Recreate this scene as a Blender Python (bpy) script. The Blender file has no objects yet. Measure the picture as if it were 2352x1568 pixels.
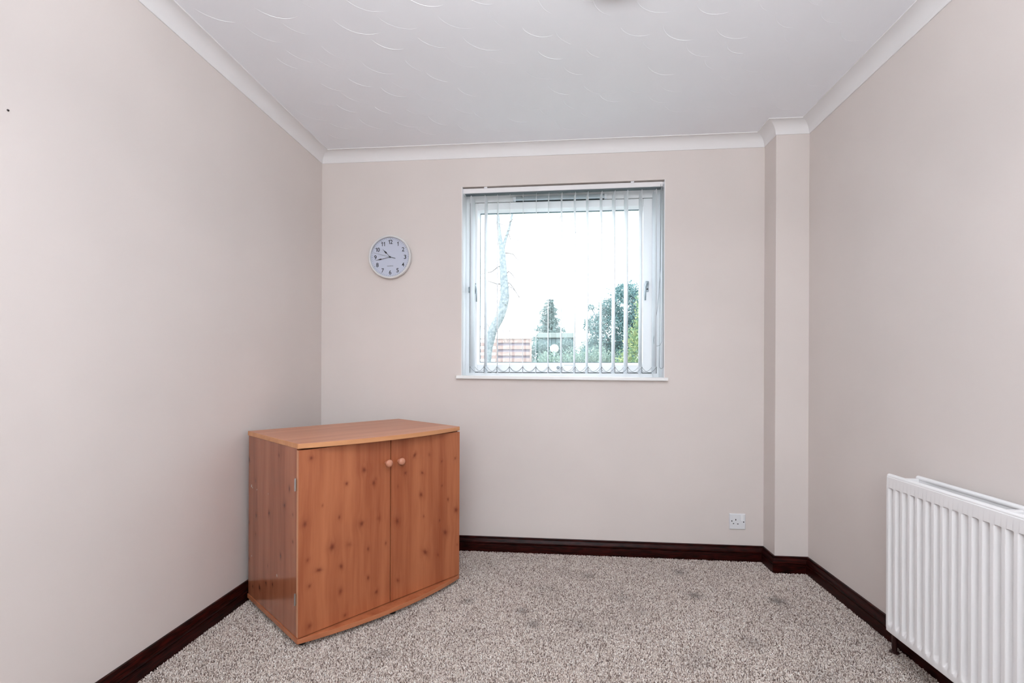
import bpy, bmesh, math, random
import numpy as np
from mathutils import Vector, Matrix
random.seed(7); np.random.seed(7)
S = bpy.context.scene
COL = S.collection

# ------------------------------------------------------------------ camera
cam_d = bpy.data.cameras.new('camera'); cam = bpy.data.objects.new('camera', cam_d); COL.objects.link(cam)
cam_d.sensor_width = 36.0; cam_d.lens = 1093.35 / 2352 * 36.0; cam_d.shift_y = 67.58 / 2352
cam_d.clip_start = 0.02; cam_d.clip_end = 300
YAW, ROLL = -0.09176, 0.003865
fwd = Vector((math.sin(YAW), math.cos(YAW), 0)); rt = Vector((math.cos(YAW), -math.sin(YAW), 0)); up = Vector((0, 0, 1))
r2 = rt * math.cos(ROLL) + up * math.sin(ROLL); u2 = -rt * math.sin(ROLL) + up * math.cos(ROLL)
m = Matrix((r2, u2, -fwd)).transposed().to_4x4(); m.translation = Vector((1.38467, -2.70734, 1.04107))
cam.matrix_world = m
S.camera = cam

# ------------------------------------------------------------------ light and exposure
S.view_settings.view_transform = 'Standard'; S.view_settings.look = 'None'
S.view_settings.gamma = 1.0; S.view_settings.exposure = 0.13; S.view_settings.use_curve_mapping = False
W_ = bpy.data.worlds.new('overcast_sky'); S.world = W_; W_.use_nodes = True
bg = W_.node_tree.nodes['Background']; bg.inputs[0].default_value = (0.90, 0.945, 1.0, 1); bg.inputs[1].default_value = 5.6

def area(name, loc, direction, sx, sy, power, color):
    l = bpy.data.lights.new(name, 'AREA'); l.shape = 'RECTANGLE'; l.size = sx; l.size_y = sy
    l.energy = power; l.color = color
    o = bpy.data.objects.new(name, l); COL.objects.link(o); o.location = loc
    o.rotation_euler = Vector(direction).to_track_quat('-Z', 'Z').to_euler(); return o
# added fill light at the rear wall behind the camera, brightens the room
area('rear_fill_light', (1.35, -3.94, 1.58), (0, 1, 0.04), 1.7, 1.1, 12.2, (1.0, 0.95, 0.91))
# added unseen fill light, aimed up to brighten the ceiling
area('ceiling_fill_light', (1.45, -2.5, 1.86), (0, 0.0, 1), 0.7, 0.7, 42, (0.93, 0.96, 1.0))
S.cycles.max_bounces = 8; S.cycles.diffuse_bounces = 6; S.cycles.transparent_max_bounces = 24
S.cycles.use_denoising = True; S.cycles.sample_clamp_indirect = 6

# ------------------------------------------------------------------ room measures (metres)
W = 2.6772; W1 = 2.5137; BP = 0.1348; YB = -4.0; H = 2.320; FZ = 0.013
SK = 0.0937; CB = 2.2637; CD = 0.064

# ------------------------------------------------------------------ helpers
def tag(o, label=None, cat=None, group=None, kind=None):
    if label: o['label'] = label
    if cat: o['category'] = cat
    if group: o['group'] = group
    if kind: o['kind'] = kind
    return o
def link(name, me, mat=None, parent=None):
    o = bpy.data.objects.new(name, me); COL.objects.link(o)
    if mat:
        for x in (mat if isinstance(mat, (list, tuple)) else [mat]): me.materials.append(x)
    if parent: o.parent = parent
    return o
def empty(name, loc=(0, 0, 0), rz=0, **k):
    o = bpy.data.objects.new(name, None); COL.objects.link(o); o.location = loc; o.rotation_euler = (0, 0, rz)
    o.empty_display_size = 0.1
    tag(o, **k); return o
def pyd(name, vs, fs, mat=None, parent=None, smooth=False):
    me = bpy.data.meshes.new(name); me.from_pydata([tuple(v) for v in vs], [], fs); me.update()
    bm = bmesh.new(); bm.from_mesh(me); bmesh.ops.recalc_face_normals(bm, faces=bm.faces[:]); bm.to_mesh(me); bm.free()
    if smooth:
        for p in me.polygons: p.use_smooth = True
    return link(name, me, mat, parent)
class MB:
    def __init__(s): s.v = []; s.f = []
    def add(s, vs, fs):
        n = len(s.v); s.v += [tuple(v) for v in vs]; s.f += [tuple(i + n for i in f) for f in fs]; return s
    def box(s, x0, x1, y0, y1, z0, z1):
        return s.add([(x0,y0,z0),(x1,y0,z0),(x1,y1,z0),(x0,y1,z0),(x0,y0,z1),(x1,y0,z1),(x1,y1,z1),(x0,y1,z1)],
                     [(0,3,2,1),(4,5,6,7),(0,1,5,4),(1,2,6,5),(2,3,7,6),(3,0,4,7)])
    def prism(s, pts, z0, z1):       # pts: xy polygon
        n = len(pts)
        return s.add([(x,y,z0) for x,y in pts] + [(x,y,z1) for x,y in pts],
                     [tuple(range(n-1,-1,-1)), tuple(range(n,2*n))] + [(i,(i+1)%n,(i+1)%n+n,i+n) for i in range(n)])
    def tube(s, pts, r, n=8, r1=None, caps=True):
        pts = [Vector(p) for p in pts]; m = len(pts); vs = []; fs = []; pu = None
        for i, p in enumerate(pts):
            d = (pts[min(i+1,m-1)] - pts[max(i-1,0)]).normalized()
            if pu is None: pu = Vector((0,0,1)) if abs(d.z) < .9 else Vector((1,0,0))
            a = d.cross(pu).normalized(); b = a.cross(d).normalized(); pu = b
            rr = r if r1 is None else r + (r1-r)*i/(m-1)
            if isinstance(r, (list, tuple)): rr = r[i]
            for k in range(n):
                t = 2*math.pi*k/n; vs.append(p + a*math.cos(t)*rr + b*math.sin(t)*rr)
        for i in range(m-1):
            for k in range(n): fs.append((i*n+k, i*n+(k+1)%n, (i+1)*n+(k+1)%n, (i+1)*n+k))
        if caps: fs += [tuple(range(n-1,-1,-1)), tuple(range((m-1)*n, m*n))]
        return s.add(vs, fs)
    def lathe(s, prof, n=48, axis='y', c=(0,0,0), caps=True):   # prof: (radius, along axis)
        vs = []; fs = []; m = len(prof)
        for r, h in prof:
            for k in range(n):
                t = 2*math.pi*k/n; a, b = r*math.cos(t), r*math.sin(t)
                if axis == 'y': vs.append((c[0]+a, c[1]+h, c[2]+b))
                else: vs.append((c[0]+a, c[1]+b, c[2]+h))
        for i in range(m-1):
            for k in range(n): fs.append((i*n+k, i*n+(k+1)%n, (i+1)*n+(k+1)%n, (i+1)*n+k))
        if caps and prof[0][0] > 1e-6: fs.append(tuple(range(n-1,-1,-1)))
        if caps and prof[-1][0] > 1e-6: fs.append(tuple(range((m-1)*n, m*n)))
        return s.add(vs, fs)
    def build(s, name, mat=None, parent=None, smooth=False, bevel=0, seg=2, weld=False, autosmooth=False):
        me = bpy.data.meshes.new(name); me.from_pydata(s.v, [], s.f); me.update()
        bm = bmesh.new(); bm.from_mesh(me)
        if weld: bmesh.ops.remove_doubles(bm, verts=bm.verts[:], dist=1e-6)
        bmesh.ops.recalc_face_normals(bm, faces=bm.faces[:])
        if bevel:
            es = [e for e in bm.edges if len(e.link_faces) == 2 and e.calc_face_angle(0) > 0.6]
            bmesh.ops.bevel(bm, geom=es, offset=bevel, segments=seg, profile=0.5, affect='EDGES', clamp_overlap=True)
        bm.to_mesh(me); bm.free()
        if smooth or autosmooth:
            for p in me.polygons: p.use_smooth = True
        if autosmooth: me.set_sharp_from_angle(angle=math.radians(35))
        return link(name, me, mat, parent)

# ------------------------------------------------------------------ materials
def mat(name, color=(.8,.8,.8), rough=.5, metal=0, spec=.5, **k):
    m = bpy.data.materials.new(name); m.use_nodes = True; nt = m.node_tree
    b = nt.nodes['Principled BSDF']; b.inputs['Base Color'].default_value = (*color, 1)
    b.inputs['Roughness'].default_value = rough; b.inputs['Metallic'].default_value = metal
    b.inputs['Specular IOR Level'].default_value = spec
    for kk, v in k.items(): b.inputs[kk].default_value = v
    return m
def N(m, t, **k):
    n = m.node_tree.nodes.new(t)
    for a, v in k.items():
        if a.startswith('i_'):
            key = a[2:].replace('_', ' '); n.inputs[key].default_value = v
        else: setattr(n, a, v)
    return n
def L(m, a, ao, b, bi): m.node_tree.links.new(a.outputs[ao], b.inputs[bi])
def P(m): return m.node_tree.nodes['Principled BSDF']
def ramp(m, stops):
    r = N(m, 'ShaderNodeValToRGB'); e = r.color_ramp.elements
    e[0].position, e[0].color = stops[0][0], (*stops[0][1], 1); e[1].position, e[1].color = stops[-1][0], (*stops[-1][1], 1)
    for p, c in stops[1:-1]: x = e.new(p); x.color = (*c, 1)
    return r
def bump(m, scale, strength, dist=0.002, detail=3, coord='Object'):
    tc = N(m, 'ShaderNodeTexCoord'); no = N(m, 'ShaderNodeTexNoise'); no.inputs['Scale'].default_value = scale; no.inputs['Detail'].default_value = detail
    bu = N(m, 'ShaderNodeBump'); bu.inputs['Strength'].default_value = strength; bu.inputs['Distance'].default_value = dist
    L(m, tc, coord, no, 'Vector'); L(m, no, 'Fac', bu, 'Height'); L(m, bu, 'Normal', P(m), 'Normal'); return no, tc

def paint(name, c, var=.02, sc=350):
    m = mat(name, c, .62, spec=.25); no, tc = bump(m, sc, .12, .0008)
    n2 = N(m, 'ShaderNodeTexNoise'); n2.inputs['Scale'].default_value = 2.2; n2.inputs['Detail'].default_value = 2
    r = ramp(m, [(.35, tuple(x*(1-var) for x in c)), (.65, tuple(min(1, x*(1+var)) for x in c))])
    L(m, tc, 'Object', n2, 'Vector'); L(m, n2, 'Fac', r, 'Fac'); L(m, r, 'Color', P(m), 'Base Color'); return m
M_wall = paint('magnolia_wall_paint', (.695, .640, .612))
M_ceil = paint('white_textured_ceiling_paint', (.86, .88, .92), .012, 120)
M_trim = paint('white_coving_paint', (.79, .785, .79), .008, 200)
M_reveal = mat('white_reveal_gloss', (.86, .87, .88), .4)
M_upvc = mat('white_upvc', (.88, .90, .92), .3); bump(M_upvc, 60, .03, .0005)
M_gasket = mat('dark_gasket', (.03, .045, .05), .6)
M_sill = mat('white_sill_board', (.86, .87, .87), .35)
M_chrome = mat('brushed_metal', (.55, .57, .58), .3, 1.0)
M_handle = mat('grey_metal_handle', (.32, .37, .40), .35, .6)
M_white = mat('white_plastic', (.74, .76, .79), .35); bump(M_white, 90, .02, .0004)
M_black = mat('black_plastic', (.012, .012, .014), .45)
M_dark = mat('dark_hole', (.008, .008, .008), .8)
M_rad = mat('radiator_enamel', (.76, .755, .76), .28); bump(M_rad, 220, .04, .0006)

# mahogany skirting
M_sk = mat('mahogany_gloss_stain', (.03, .008, .007), .34, spec=.13)
tc = N(M_sk, 'ShaderNodeTexCoord'); mp = N(M_sk, 'ShaderNodeMapping'); mp.inputs['Scale'].default_value = (6, 6, 90)
no = N(M_sk, 'ShaderNodeTexNoise'); no.inputs['Scale'].default_value = 3; no.inputs['Detail'].default_value = 5
r = ramp(M_sk, [(.35, (.003, .001, .001)), (.75, (.050, .0055, .004))])
L(M_sk, tc, 'Object', mp, 'Vector'); L(M_sk, mp, 'Vector', no, 'Vector'); L(M_sk, no, 'Fac', r, 'Fac'); L(M_sk, r, 'Color', P(M_sk), 'Base Color')

# glass: thin pane
def glass(name, tint=(.97, .99, .99), base=.03, rough=0.0):
    m = bpy.data.materials.new(name); m.use_nodes = True; nt = m.node_tree; nt.nodes.clear()
    out = N(m, 'ShaderNodeOutputMaterial'); mx = N(m, 'ShaderNodeMixShader'); tr = N(m, 'ShaderNodeBsdfTransparent'); gl = N(m, 'ShaderNodeBsdfGlossy')
    lw = N(m, 'ShaderNodeLayerWeight'); lw.inputs['Blend'].default_value = .5
    pw = N(m, 'ShaderNodeMath', operation='POWER'); pw.inputs[1].default_value = 5; ma = N(m, 'ShaderNodeMath', operation='MULTIPLY_ADD'); ma.inputs[1].default_value = .9; ma.inputs[2].default_value = base
    tr.inputs[0].default_value = (*tint, 1); gl.inputs['Roughness'].default_value = rough
    L(m, lw, 'Facing', pw, 0); L(m, pw, 0, ma, 0); L(m, ma, 0, mx, 0); L(m, tr, 0, mx, 1); L(m, gl, 0, mx, 2); L(m, mx, 0, out, 0); return m
M_glass = glass('window_glass', base=.015)
M_clockglass = glass('clock_glass', (.95, .96, .98), .02)

# blind fabric, lets daylight through
M_fab = bpy.data.materials.new('white_blind_fabric'); M_fab.use_nodes = True
bs = P(M_fab); bs.inputs['Base Color'].default_value = (.92, .93, .94, 1); bs.inputs['Roughness'].default_value = .8
tl = N(M_fab, 'ShaderNodeBsdfTranslucent'); tl.inputs[0].default_value = (.95, .975, 1.0, 1)
mx = N(M_fab, 'ShaderNodeMixShader'); mx.inputs[0].default_value = .68
out = M_fab.node_tree.nodes['Material Output']
L(M_fab, bs, 0, mx, 1); L(M_fab, tl, 0, mx, 2); L(M_fab, mx, 0, out, 0)
no, _ = bump(M_fab, 900, .2, .0004)
M_cord = mat('grey_cord', (.20, .23, .24), .6)

# knotty pine foil. grain runs along local axis `g` of the part
def pine(name, light, dark, knot, grain='z', rough=.33, knots=True, scuffs=False):
    m = mat(name, light, rough, spec=.45)
    tc = N(m, 'ShaderNodeTexCoord'); mp = N(m, 'ShaderNodeMapping')
    mp.inputs['Scale'].default_value = {'z': (1, 1, .05), 'x': (.05, 1, 1)}[grain]
    wa = N(m, 'ShaderNodeAttribute'); wa.attribute_name = 'warp'
    wv = N(m, 'ShaderNodeVectorMath', operation='ADD'); L(m, tc, 'Object', wv, 0); L(m, wa, 'Vector', wv, 1)
    L(m, wv, 0, mp, 'Vector')
    n1 = N(m, 'ShaderNodeTexNoise'); n1.inputs['Scale'].default_value = 16; n1.inputs['Detail'].default_value = 3; n1.inputs['Roughness'].default_value = .55
    n2 = N(m, 'ShaderNodeTexNoise'); n2.inputs['Scale'].default_value = 110; n2.inputs['Detail'].default_value = 2
    L(m, mp, 'Vector', n1, 'Vector'); L(m, mp, 'Vector', n2, 'Vector')
    a = N(m, 'ShaderNodeMath', operation='MULTIPLY_ADD'); a.inputs[1].default_value = .30
    L(m, n2, 'Fac', a, 0); L(m, n1, 'Fac', a, 2)
    r = ramp(m, [(.36, tuple(x*y for x, y in zip(dark, (.86, .70, .62)))), (.52, dark), (.68, tuple((x+y)/2 for x, y in zip(light, dark))), (.88, light)])
    L(m, a, 0, r, 'Fac')
    last = (r, 'Color')
    if knots:      # knots stand where the board's own 'knot' layer has them
        kn = N(m, 'ShaderNodeAttribute'); kn.attribute_name = 'knot'
        mix = N(m, 'ShaderNodeMixRGB'); mix.inputs[2].default_value = (*knot, 1)
        L(m, kn, 'Fac', mix, 0); L(m, last[0], last[1], mix, 1); last = (mix, 0)
    if scuffs:   # a few pale chips where the foil is knocked
        for (cy, cz, rad) in ((.490, .519, .010), (.480, .513, .006), (.426, .514, .005), (.487, .213, .005), (.202, .211, .009), (.297, .519, .003)):
            cc = N(m, 'ShaderNodeVectorMath', operation='DISTANCE'); cc.inputs[1].default_value = (0, cy, cz)
            sx = N(m, 'ShaderNodeVectorMath', operation='MULTIPLY'); sx.inputs[1].default_value = (0, 1, 1)
            L(m, tc, 'Object', sx, 0); L(m, sx, 0, cc, 0)
            nn = N(m, 'ShaderNodeTexNoise'); nn.inputs['Scale'].default_value = 420
            ad = N(m, 'ShaderNodeMath', operation='MULTIPLY'); L(m, tc, 'Object', nn, 'Vector'); L(m, cc, 'Value', ad, 0); L(m, nn, 'Fac', ad, 1)
            lt = N(m, 'ShaderNodeMath', operation='LESS_THAN'); lt.inputs[1].default_value = rad * .27; L(m, ad, 0, lt, 0)
            mix = N(m, 'ShaderNodeMixRGB'); mix.inputs[2].default_value = (.55, .42, .33, 1)
            L(m, lt, 0, mix, 0); L(m, last[0], last[1], mix, 1); last = (mix, 0)
    L(m, last[0], last[1], P(m), 'Base Color'); return m
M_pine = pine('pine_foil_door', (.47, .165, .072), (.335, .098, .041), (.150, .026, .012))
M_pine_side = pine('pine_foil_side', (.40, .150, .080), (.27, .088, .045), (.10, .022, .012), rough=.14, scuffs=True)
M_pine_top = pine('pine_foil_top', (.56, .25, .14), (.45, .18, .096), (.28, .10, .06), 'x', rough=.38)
M_edge = pine('pine_edge_band', (.62, .30, .14), (.52, .23, .10), (.3, .1, .05), 'x', knots=False, rough=.4)
M_doorge = mat('pine_door_edge', (.56, .27, .15), .45)
M_knobw = mat('turned_pine_knob', (.52, .23, .145), .22); bump(M_knobw, 140, .05, .0006)

# ------------------------------------------------------------------ structure
T = .28
# window opening corners on the room side (slightly out of true, as in the room)
OX0, OX1, OZ0, OZL, OZR = .841, 1.985, .995, 2.0995, 2.1065
b = MB()
def hexa(b, x0, x1, zb0, zb1, zt0, zt1, y0, y1):
    b.add([(x0,y0,zb0),(x1,y0,zb1),(x1,y1,zb1),(x0,y1,zb0),(x0,y0,zt0),(x1,y0,zt1),(x1,y1,zt1),(x0,y1,zt0)],
          [(0,3,2,1),(4,5,6,7),(0,1,5,4),(1,2,6,5),(2,3,7,6),(3,0,4,7)])
hexa(b, -T, OX0, 0, 0, H+.05, H+.05, 0, T); hexa(b, OX1, W+T, 0, 0, H+.05, H+.05, 0, T)
hexa(b, OX0, OX1, 0, 0, OZ0, OZ0, 0, T); hexa(b, OX0, OX1, OZL, OZR, H+.05, H+.05, 0, T)
tag(b.build('wall_back', M_wall), kind='structure')
tag(MB().box(-T, 0, YB-T, 0, 0, H+.05).build('wall_left', M_wall), kind='structure')
tag(MB().box(W, W+T, YB-T, 0, 0, H+.05).build('wall_right', M_wall), kind='structure')
tag(MB().box(W1, W, -BP, 0, 0, H).build('wall_corner_box', M_wall), kind='structure')
RX0, RX1, RZ0, RZ1 = .5, 2.2, 1.0, 2.13
b = MB().box(0, RX0, YB-T, YB, 0, H+.05).box(RX1, W, YB-T, YB, 0, H+.05).box(RX0, RX1, YB-T, YB, 0, RZ0).box(RX0, RX1, YB-T, YB, RZ1, H+.05)
tag(b.build('wall_rear', M_wall), kind='structure')
ceil = tag(MB().box(-T, W+T, YB-T, T, H, H+.2).build('ceiling', M_ceil), kind='structure')

# carpeted floor
def stain_list():
    return [(2.3818,-.4617,.040,.40),(2.0194,-.1947,.032,.30),(2.0255,-.4428,.034,.32),(1.5493,-.2789,.036,.22),(1.2456,-.6615,.03,.26),
            (1.2973,-.7632,.034,.28),(.9968,-.6003,.03,.26),(2.1275,-.8221,.05,.16),(1.4404,-.2639,.05,.10),(1.6921,-.4975,.05,.14),(.7478,-1.0283,.05,.14),
            (1.75,-.62,.05,.12),(1.05,-.85,.05,.12),(1.5,-.75,.06,.12),(2.3,-1.0,.06,.12),(1.9,-.95,.06,.1),(1.35,-.45,.07,.10)]
M_fl = mat('carpet_backing', (.30, .25, .23), .95, spec=.1)
no, tc = bump(M_fl, 420, .8, .004)
r = ramp(M_fl, [(.35, (.16, .125, .115)), (.65, (.50, .43, .40))]); L(M_fl, no, 'Fac', r, 'Fac'); L(M_fl, r, 'Color', P(M_fl), 'Base Color')
floor = tag(MB().box(-T, W+T, YB-T, T, -.1, .006).build('floor', M_fl), kind='structure')
M_tuft = mat('carpet_yarn', (.5, .45, .42), .9, spec=.12)
at = N(M_tuft, 'ShaderNodeAttribute'); at.attribute_name = 'yarn'; L(M_tuft, at, 'Color', P(M_tuft), 'Base Color')
P(M_tuft).inputs['Sheen Weight'].default_value = .2
def carpet():
    st = .0038; y0, y1 = -1.75, -.002
    xs = np.arange(.002, W-.002, st); ys = np.arange(y0, y1, st)
    gx, gy = np.meshgrid(xs, ys); gx = gx.ravel(); gy = gy.ravel(); n = gx.size
    rng = np.random.RandomState(3)
    gx = gx + rng.uniform(-.5, .5, n)*st; gy = gy + rng.uniform(-.5, .5, n)*st
    keep = ~((gx > W1-.004) & (gy > -BP-.004)) & (gx > .003) & (gx < W-.003) & (gy < -.003)
    gx = gx[keep]; gy = gy[keep]; n = gx.size
    # large soft nap variation
    def wav(fx, fy, p): return np.sin(gx*fx+p)*np.cos(gy*fy+p*1.7)
    nap = .5*wav(7, 5, .3)+.3*wav(13, 17, 2.)+.3*wav(31, 23, 4.)+.2*wav(61, 47, 1.)
    hgt = .0062 + rng.uniform(-.0022, .0022, n) + .0006*nap
    ang = rng.uniform(0, 2*np.pi, n); lean = rng.uniform(.0, .0032, n); la = rng.uniform(0, 2*np.pi, n)
    r0 = rng.uniform(.0016, .0026, n)
    V = np.zeros((n, 6, 3)); 
    for k in range(3):
        t = ang + k*2*np.pi/3
        V[:, k, 0] = gx + r0*np.cos(t); V[:, k, 1] = gy + r0*np.sin(t); V[:, k, 2] = .004
        V[:, k+3, 0] = gx + np.cos(la)*lean + r0*.85*np.cos(t+.5); V[:, k+3, 1] = gy + np.sin(la)*lean + r0*.85*np.sin(t+.5)
        V[:, k+3, 2] = .005 + hgt + rng.uniform(-.0008, .0008, n)
    q = np.array([[0,1,4,3],[1,2,5,4],[2,0,3,5]]); base = (np.arange(n)*6)[:, None, None]
    quads = (base + q[None]).reshape(-1); tris = ((np.arange(n)*6)[:, None] + np.array([[3,4,5]])).reshape(-1)
    me = bpy.data.meshes.new('carpet_pile'); me.vertices.add(n*6); me.vertices.foreach_set('co', V.reshape(-1))
    me.loops.add(n*15); me.loops.foreach_set('vertex_index', np.concatenate([quads, tris]).astype(np.int32))
    me.polygons.add(n*4)
    ls = np.concatenate([np.arange(n*3)*4, n*12+np.arange(n)*3]).astype(np.int32)
    me.polygons.foreach_set('loop_start', ls)
    me.update(calc_edges=True)
    pal = np.array([(.80,.71,.645),(.64,.54,.475),(.42,.33,.285),(.19,.13,.108),(.95,.89,.84)])
    c = pal[rng.choice(5, n, p=[.30,.25,.20,.13,.12])] * rng.uniform(.9, 1.1, (n, 1))
    dark = np.ones(n) - .075*nap
    for sx, sy, sr, sd in stain_list():
        d = np.hypot(gx-sx, (gy-sy))/sr * (1+.25*np.sin(6*np.arctan2(gy-sy, gx-sx)+sx*9))
        dark *= 1 - min(.6, sd*1.6)*np.exp(-d**2*1.3)
    c = np.clip(c*dark[:, None], 0, 1)
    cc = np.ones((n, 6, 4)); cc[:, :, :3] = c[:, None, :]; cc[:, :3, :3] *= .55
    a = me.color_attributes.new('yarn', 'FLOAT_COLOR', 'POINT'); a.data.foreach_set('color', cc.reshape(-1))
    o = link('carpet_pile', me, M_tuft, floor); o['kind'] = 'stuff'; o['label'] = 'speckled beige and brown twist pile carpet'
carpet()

# swept, mitred mouldings along the walls
PATH = [(0, YB), (0, 0), (W1, 0), (W1, -BP), (W, -BP), (W, YB)]
def sweep(name, i, prof, m, smooth=True):
    # prof: (distance from wall, z); segment i of the closed PATH
    n = len(PATH); pts = [Vector(p) for p in PATH]
    def nrm(j):
        d = (pts[(j+1)%n]-pts[j%n]).normalized(); return Vector((d.y, -d.x)), d
    def off(j, o):     # offset corner point j
        n0, d0 = nrm(j-1); n1, d1 = nrm(j)
        k = 1 + n0.dot(n1); return pts[j%n] + (n0+n1)*o/k
    vs = []; fs = []; k = len(prof)
    for o, z in prof: p = off(i, o); vs.append((p.x, p.y, z))
    for o, z in prof: p = off(i+1, o); vs.append((p.x, p.y, z))
    for a in range(k-1): fs.append((a, a+1, a+1+k, a+k))
    b = MB(); b.v, b.f = vs, fs
    b.f.append(tuple(range(k))); b.f.append(tuple(range(k, 2*k)))
    b.f.append((0, k-1, 2*k-1, k))
    o = b.build(name, m, autosmooth=True); return tag(o, kind='structure')
sk_prof = [(0, .002), (.017, .002), (.017, .050), (.0165, .052), (.0145, .053), (.0145, .056), (.0165, .0575), (.0175, .060), (.0178, .064),
           (.0165, .069), (.0138, .0745), (.0110, .079), (.0090, .083), (.0085, .086), (.0092, .0885), (.0092, .0915), (.0080, .0935), (.0015, SK), (0, SK)]
co_prof = [(0, CB), (.004, CB), (.005, CB+.004)]
for t in np.linspace(0, 1, 12):
    a = t*math.pi/2
    co_prof.append((.005 + (CD-.012)*(1-math.cos(a)), CB+.004 + (H-CB-.008)*math.sin(a)))
co_prof += [(CD-.006, H-.004), (CD, H-.004), (CD, H+.001), (0, H+.001)]
for i, nm in enumerate(['left', 'back', 'box_side', 'box_front', 'right', 'rear']):
    sweep('baseboard_'+nm, i, sk_prof, M_sk)
    sweep('trim_'+str(i+1), i, co_prof, M_trim)

# thin swirl ridges combed in the ceiling plaster
def swirls():
    b = MB(); rng = random.Random(11)
    ny = 0; y = -1.75
    while y < -.12:
        x = .12 + (.09 if ny % 2 else 0)
        while x < W-.15:
            cx, cy = x + rng.uniform(-.03, .03), y + rng.uniform(-.03, .03); R0 = rng.uniform(.085, .12)
            a0 = math.radians(rng.uniform(175, 205)); a1 = a0 + math.radians(rng.uniform(55, 100)); n = 12
            wd = .0011*rng.uniform(.5, 1.1); hh = .0009*rng.uniform(.35, 1.25); vs = []; fs = []
            for k in range(n+1):
                t = a0 + (a1-a0)*k/n; f = math.sin(math.pi*k/n)**.5
                for rr, z in ((R0-wd*f, H+.0002), (R0, H-hh*f), (R0+wd*f, H+.0002)):
                    # mirrored: bulge faces the window side of the room
                    px, py = cx + rr*math.cos(t), cy - rr*math.sin(t)
                    if not (CD < px < W-CD): px = min(max(px, CD), W-CD)
                    vs.append((px, py, z))
            for k in range(n):
                for j in range(2): fs.append((k*3+j, k*3+j+1, k*3+j+4, k*3+j+3))
            if cy + R0 < -.16 and CD+.02 < cx-R0: b.add(vs, fs)
            x += .185
        y += .115; ny += 1
    o = b.build('plaster_swirl', M_ceil, ceil); o['kind'] = 'stuff'
swirls()

# ------------------------------------------------------------------ window in the back wall
win = tag(empty('window_1', (0, 0, 0)), kind='structure')
# plastered reveal lining in white
b = MB(); e = .003
b.add([(OX0,-.0,OZ0),(OX0+e,-.0,OZ0),(OX0+e,.2,OZ0),(OX0,.2,OZ0),(OX0,0,OZL),(OX0+e,0,OZL),(OX0+e,.2,OZL),(OX0,.2,OZL)], [(0,3,2,1),(4,5,6,7),(0,1,5,4),(1,2,6,5),(2,3,7,6),(3,0,4,7)])
b.add([(OX1-e,-.0,OZ0),(OX1,-.0,OZ0),(OX1,.2,OZ0),(OX1-e,.2,OZ0),(OX1-e,0,OZR),(OX1,0,OZR),(OX1,.2,OZR),(OX1-e,.2,OZR)], [(0,3,2,1),(4,5,6,7),(0,1,5,4),(1,2,6,5),(2,3,7,6),(3,0,4,7)])
b.build('reveal_lining', M_reveal, win)
FY0, FY1 = .138, .205     # outer frame
def ring(x0, x1, z0, z1, wl, wr, wb, wt, y0, y1):
    return [(x0, x0+wl, z0, z1), (x1-wr, x1, z0, z1), (x0+wl, x1-wr, z0, z0+wb), (x0+wl, x1-wr, z1-wt, z1)]
fx0, fx1, fz0, fz1 = OX0+.001, OX1-.001, 1.006, 2.112
sx0, sx1, sz0, sz1 = .8685, 1.9455, 1.0335, 2.0515
b = MB()
for x0, x1, z0, z1 in ring(fx0, fx1, fz0, fz1, sx0-.0045-fx0, fx1-sx1-.0045, sz0-.0045-fz0, fz1-sz1-.0045, 0, 0): b.box(x0, x1, FY0, FY1, z0, z1)
b.build('window_frame', M_upvc, win, bevel=.002)
# dark rebate seen in the gap between frame and sash
b = MB()
for x0, x1, z0, z1 in ring(sx0-.004, sx1+.004, sz0-.004, sz1+.004, .012, .012, .012, .012, 0, 0): b.box(x0, x1, .1415, .20, z0, z1)
b.build('gasket', M_gasket, win)
gx0, gx1, gz0, gz1 = .9245, 1.8775, 1.0915, 1.996
sash = MB()
for x0, x1, z0, z1 in ring(sx0, sx1, sz0, sz1, gx0-.012-sx0, sx1-gx1-.012, gz0-.012-sz0, sz1-gz1-.012, 0, 0): sash.box(x0, x1, .132, .190, z0, z1)
sash = sash.build('sash', M_upvc, win, bevel=.003)
# glazing bead: sloped ring between sash face and pane
b = MB(); o1 = (gx0-.012, gx1+.012, gz0-.012, gz1+.012); o2 = (gx0, gx1, gz0, gz1)
ya, yb = .135, .157
vs = [(o1[0],ya,o1[2]),(o1[1],ya,o1[2]),(o1[1],ya,o1[3]),(o1[0],ya,o1[3]),(o2[0],yb,o2[2]),(o2[1],yb,o2[2]),(o2[1],yb,o2[3]),(o2[0],yb,o2[3])]
vs += [(x, .185, z) for x, y, z in vs[4:]] + [(x, .185, z) for x, y, z in vs[:4]]
b.add(vs, [(0,1,5,4),(1,2,6,5),(2,3,7,6),(3,0,4,7),(4,5,9,8),(5,6,10,9),(6,7,11,10),(7,4,8,11),(8,9,13,12),(9,10,14,13),(10,11,15,14),(11,8,12,15),(12,13,1,0),(13,14,2,1),(14,15,3,2),(15,12,0,3)])
b.build('glazing_bead', M_upvc, sash)
b = MB()
for x0, x1, z0, z1 in ring(gx0, gx1, gz0, gz1, .003, .003, .003, .003, 0, 0): b.box(x0, x1, .158, .166, z0, z1)
b.build('pane_seal', mat('blue_grey_seal', (.09, .16, .20), .6), sash)
MB().box(gx0, gx1, .164, .168, gz0, gz1).build('pane', M_glass, sash)
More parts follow.
